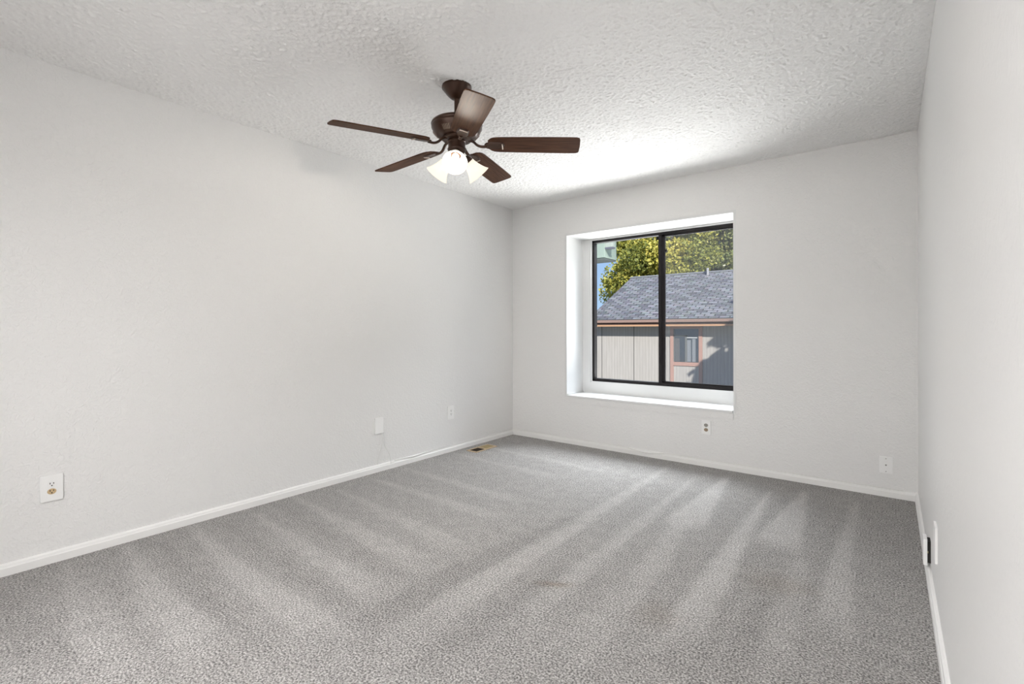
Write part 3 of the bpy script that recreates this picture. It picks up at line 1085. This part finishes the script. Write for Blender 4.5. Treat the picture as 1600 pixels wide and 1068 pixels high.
# its window
WX0, WX1, WZ0, WZ1 = -2.18, -1.40, 0.105, 1.150
hwin = hpart('window_trim', box(box(box(box(bmesh.new(), (WX0 - 0.105, HY - 0.03, GZ), (WX0, HY + 0.02, 1.25)), (WX1, HY - 0.03, GZ), (WX1 + 0.105, HY + 0.02, 1.25)),
                                    (WX0, HY - 0.03, WZ0 - 0.115), (WX1, HY + 0.02, WZ0)), (WX0, HY - 0.03, WZ1), (WX1, HY + 0.02, 1.25)), M_BROWN)
M_FR = mat('grey_sash', (0.10, 0.105, 0.105), 0.4)
hpart('sash', box(box(box(bmesh.new(), (WX0, HY - 0.02, WZ0), (WX0 + 0.03, HY, WZ1)), (WX0, HY - 0.02, 0.90), (-1.77, HY, 0.955)), (-1.82, HY - 0.02, WZ0), (-1.76, HY, 0.955)), M_FR, hwin)
hpart('sash_bar', bxm((-1.76, HY - 0.015, 0.86), (WX1 - 0.05, HY - 0.002, 0.885)), mat('white_sash_bar', (0.45, 0.46, 0.47), 0.4), hwin)
m, N, L, b = nt('dark_window_glass')
b.inputs['Base Color'].default_value = (0.030, 0.036, 0.045, 1)
b.inputs['Roughness'].default_value = 0.06
b.inputs['Specular IOR Level'].default_value = 0.9
hpart('pane', bxm((WX0, HY - 0.006, WZ0), (WX1, HY - 0.0035, WZ1)), m, hwin)
M_CURT = mat('pale_curtain', (0.14, 0.155, 0.175), 0.8)
for x0, x1, z1 in ((-1.755, -1.64, 0.80), (-1.60, -1.50, 0.84), (-2.14, -1.99, 0.85)):
    bm = bmesh.new()
    n = 10
    q = [[bm.verts.new((x0 + (x1 - x0) * i / n, HY - 0.0075 - 0.003 * (1 + math.cos(i * 2.1)), z)) for i in range(n + 1)] for z in (WZ0 + 0.02, z1)]
    for i in range(n):
        bm.faces.new((q[0][i], q[0][i + 1], q[1][i + 1], q[1][i]))
    cu = hpart('curtain', bm, M_CURT if x0 > -2 else mat('dark_blind', (0.065, 0.068, 0.075), 0.8), hwin)  # left curtain takes a darker grey
    md_ = cu.modifiers.new('t', 'SOLIDIFY')
    md_.thickness = 0.002

# eave of the neighbouring wing, top left in the window
M_EAVE = mat('pale_green_paint', (0.15, 0.185, 0.16), 0.6, bump=0.05, scale=12)
ev = empty('roof_eave', (-1.6, 4.2, 2.48), 'pale green eave end of the next wing, at upper left behind the window', 'eave')
def epart(name, bm, mtl):
    for v in bm.verts:
        v.co -= Vector((-1.6, 4.2, 2.48))
    return link(name, bm, mtl, ev)
epart('fascia_end', bxm((-2.6, 4.0, 2.475), (-0.955, 4.5, 3.0), 0.004), M_EAVE)
epart('soffit_board', bxm((-2.6, 4.02, 2.445), (-0.97, 4.5, 2.476)), mat('dark_soffit', (0.05, 0.06, 0.06), 0.8))
epart('gutter_end', bxm((-0.956, 4.02, 2.655), (-0.805, 4.12, 2.95), 0.01), mat('white_gutter', (0.19, 0.21, 0.19), 0.5))
epart('gutter_lip', bxm((-0.956, 4.015, 2.63), (-0.80, 4.13, 2.657), 0.004), mat('dark_gutter_lip', (0.06, 0.06, 0.08), 0.6))
epart('wing_wall', bxm((-2.6, 4.5, GZ), (-2.2, 4.9, 3.0)), M_SIDING)

# ground falling away towards the house
bm = bmesh.new()
ys = [(-12, -1.2), (0.42, -1.2), (3.5, -1.3), (9.5, GZ), (70, GZ)]
rows = [[bm.verts.new((x, y, z)) for x in (-60, -20, -5, 0, 5, 20, 60)] for y, z in ys]
for a, b2 in zip(rows, rows[1:]):
    for i in range(6):
        bm.faces.new((a[i], a[i + 1], b2[i + 1], b2[i]))
gd = link('ground', bm, mat('dry_grass_ground', (0.36, 0.35, 0.27), 0.95, var=0.2, scale=2))
tag(gd, 'dry pale ground between the two buildings', 'ground', kind='structure')

# trees
def leaf_mat(name, cols):
    m, N, L, b = nt(name)
    b.inputs['Roughness'].default_value = 0.55
    oi = N.new('ShaderNodeAttribute')
    oi.attribute_name = 'tint'
    cr = N.new('ShaderNodeValToRGB')
    el = cr.color_ramp.elements
    el[0].position = 0
    el[0].color = (*cols[0], 1)
    el[1].position = 1
    el[1].color = (*cols[-1], 1)
    for i, c in enumerate(cols[1:-1]):
        q = el.new((i + 1) / (len(cols) - 1))
        q.color = (*c, 1)
    L.new(oi.outputs['Fac'], cr.inputs[0])
    L.new(cr.outputs[0], b.inputs['Base Color'])
    tl = N.new('ShaderNodeBsdfTranslucent')
    L.new(cr.outputs[0], tl.inputs[0])
    mx = N.new('ShaderNodeMixShader')
    mx.inputs[0].default_value = 0.35
    L.new(b.outputs[0], mx.inputs[1])
    L.new(tl.outputs[0], mx.inputs[2])
    L.new(mx.outputs[0], N['Material Output'].inputs[0])
    return m
M_BARK = mat('grey_bark', (0.10, 0.085, 0.07), 0.9, bump=0.4, scale=12, dist=0.02)
def leaves_mesh(rng, clumps, per, size, flat=0.85):
    vs_, fs, tint = [], [], []
    for (c, r, base) in clumps:
        for _ in range(per):
            d = Vector((rng.gauss(0, 1), rng.gauss(0, 1), rng.gauss(0, 1))).normalized() * (r * rng.random() ** 0.45)
            d.z *= flat
            p = c + d
            n = Vector((rng.gauss(0, 1), rng.gauss(0, 1), rng.gauss(0.5, 1))).normalized()
            u, v = frame_of(n)
            a = rng.random() * 2 * PI
            u, v = u * math.cos(a) + v * math.sin(a), v * math.cos(a) - u * math.sin(a)
            s = size * (0.6 + 0.8 * rng.random())
            k = len(vs_)
            vs_ += [p - u * s * 0.6, p + v * s * 0.36 + n * s * 0.08, p + u * s * 0.6, p - v * s * 0.36 + n * s * 0.08]
            fs.append((k, k + 1, k + 2, k + 3))
            tt_ = max(0.0, min(1.0, base + rng.gauss(0, 0.16)))
            tint += [tt_] * 4
    me = bpy.data.meshes.new('leaves')
    me.from_pydata([tuple(v) for v in vs_], [], fs)
    at_ = me.attributes.new('tint', 'FLOAT', 'POINT')
    at_.data.foreach_set('value', tint)
    return me
def broad_tree(name, x, y, z0, zc, rx, rz, nclump, per, size, cols, label, seed, cr_=1.0):
    rng = random.Random(seed)
    o = empty(name, (x, y, z0), label, 'tree')
    clumps = []
    for i in range(nclump):
        while True:
            d = Vector((rng.uniform(-1, 1), rng.uniform(-1, 1), rng.uniform(-1, 1)))
            if 0.25 < d.length < 1.0:
                break
        d = Vector((d.x * rx, d.y * rx * 0.9, d.z * rz))
        clumps.append((Vector((0, 0, zc - z0)) + d, cr_ * rng.uniform(0.7, 1.25), rng.uniform(0.25, 0.8)))
    me = leaves_mesh(rng, clumps, per, size)
    me.materials.append(leaf_mat(name + '_leaf', cols))
    f = bpy.data.objects.new('foliage', me)
    C.objects.link(f)
    f.parent = o
    h = zc - z0
    bm = bmesh.new()
    tube(bm, [(0, 0, -0.2), (0.05, 0.02, h * 0.4), (0.0, 0.05, h * 0.8), (0.1, 0, h)], [0.32, 0.26, 0.2, 0.12], 12)
    link('trunk', bm, M_BARK, o, smooth=True)
    bm = bmesh.new()
    for c, r, _ in clumps[::2]:
        s = Vector((0, 0, h * rng.uniform(0.45, 0.9)))
        mid = s.lerp(c, 0.5) + Vector((0, 0, -0.3))
        tube(bm, smooth_pts([s, mid, c], 4), [0.09, 0.085, 0.08, 0.075, 0.06, 0.05, 0.045, 0.035, 0.02], 6)
    link('branches', bm, M_BARK, o, smooth=True)
    return o
YG = [(0.11, 0.13, 0.030), (0.24, 0.26, 0.055), (0.44, 0.41, 0.080), (0.62, 0.52, 0.12)]
GG = [(0.09, 0.12, 0.045), (0.18, 0.22, 0.075), (0.32, 0.33, 0.12), (0.50, 0.46, 0.17)]
broad_tree('yellowing_tree', -6.75, 21.0, GZ, 5.3, 2.95, 3.5, 64, 760, 0.135, YG, 'yellow green autumn tree rising behind the left part of the roof', 3, 0.95)
broad_tree('green_tree', -5.6, 29.4, GZ, 6.3, 4.2, 5.6, 110, 560, 0.17, GG, 'greener tree rising behind the roof in the right window pane', 8, 1.0)

# spruce in the gap between the buildings: it throws the shadow on the siding
rng = random.Random(5)
SPX, SPY = 4.65, 6.6
sp_ = empty('spruce_tree', (SPX, SPY, -1.3), 'broad dark spruce between the buildings, to the right of the window view', 'tree')
cl_ = []
for i in range(60):
    k = i / 59
    z = 1.9 + 5.7 * k
    r = 3.75 * (1 - k) + 0.10
    for a in range(max(3, int(17 * (1 - k)))):
        an = rng.random() * 2 * PI
        q = rng.uniform(0.35, 1)
        cl_.append((Vector((math.cos(an) * r * q, math.sin(an) * r * q * 0.92, z - 0.12 * r * q)), 0.34, rng.uniform(0.1, 0.5)))
me = leaves_mesh(rng, cl_, 46, 0.17, 0.5)
me.materials.append(leaf_mat('spruce_needles', [(0.012, 0.03, 0.012), (0.03, 0.06, 0.02), (0.06, 0.10, 0.04)]))
f = bpy.data.objects.new('foliage', me)
C.objects.link(f)
f.parent = sp_
bm = bmesh.new()
tube(bm, [(0, 0, -0.3), (0, 0, 3), (0, 0, 7.6)], [0.20, 0.13, 0.02], 10)
link('trunk', bm, M_BARK, sp_, smooth=True)
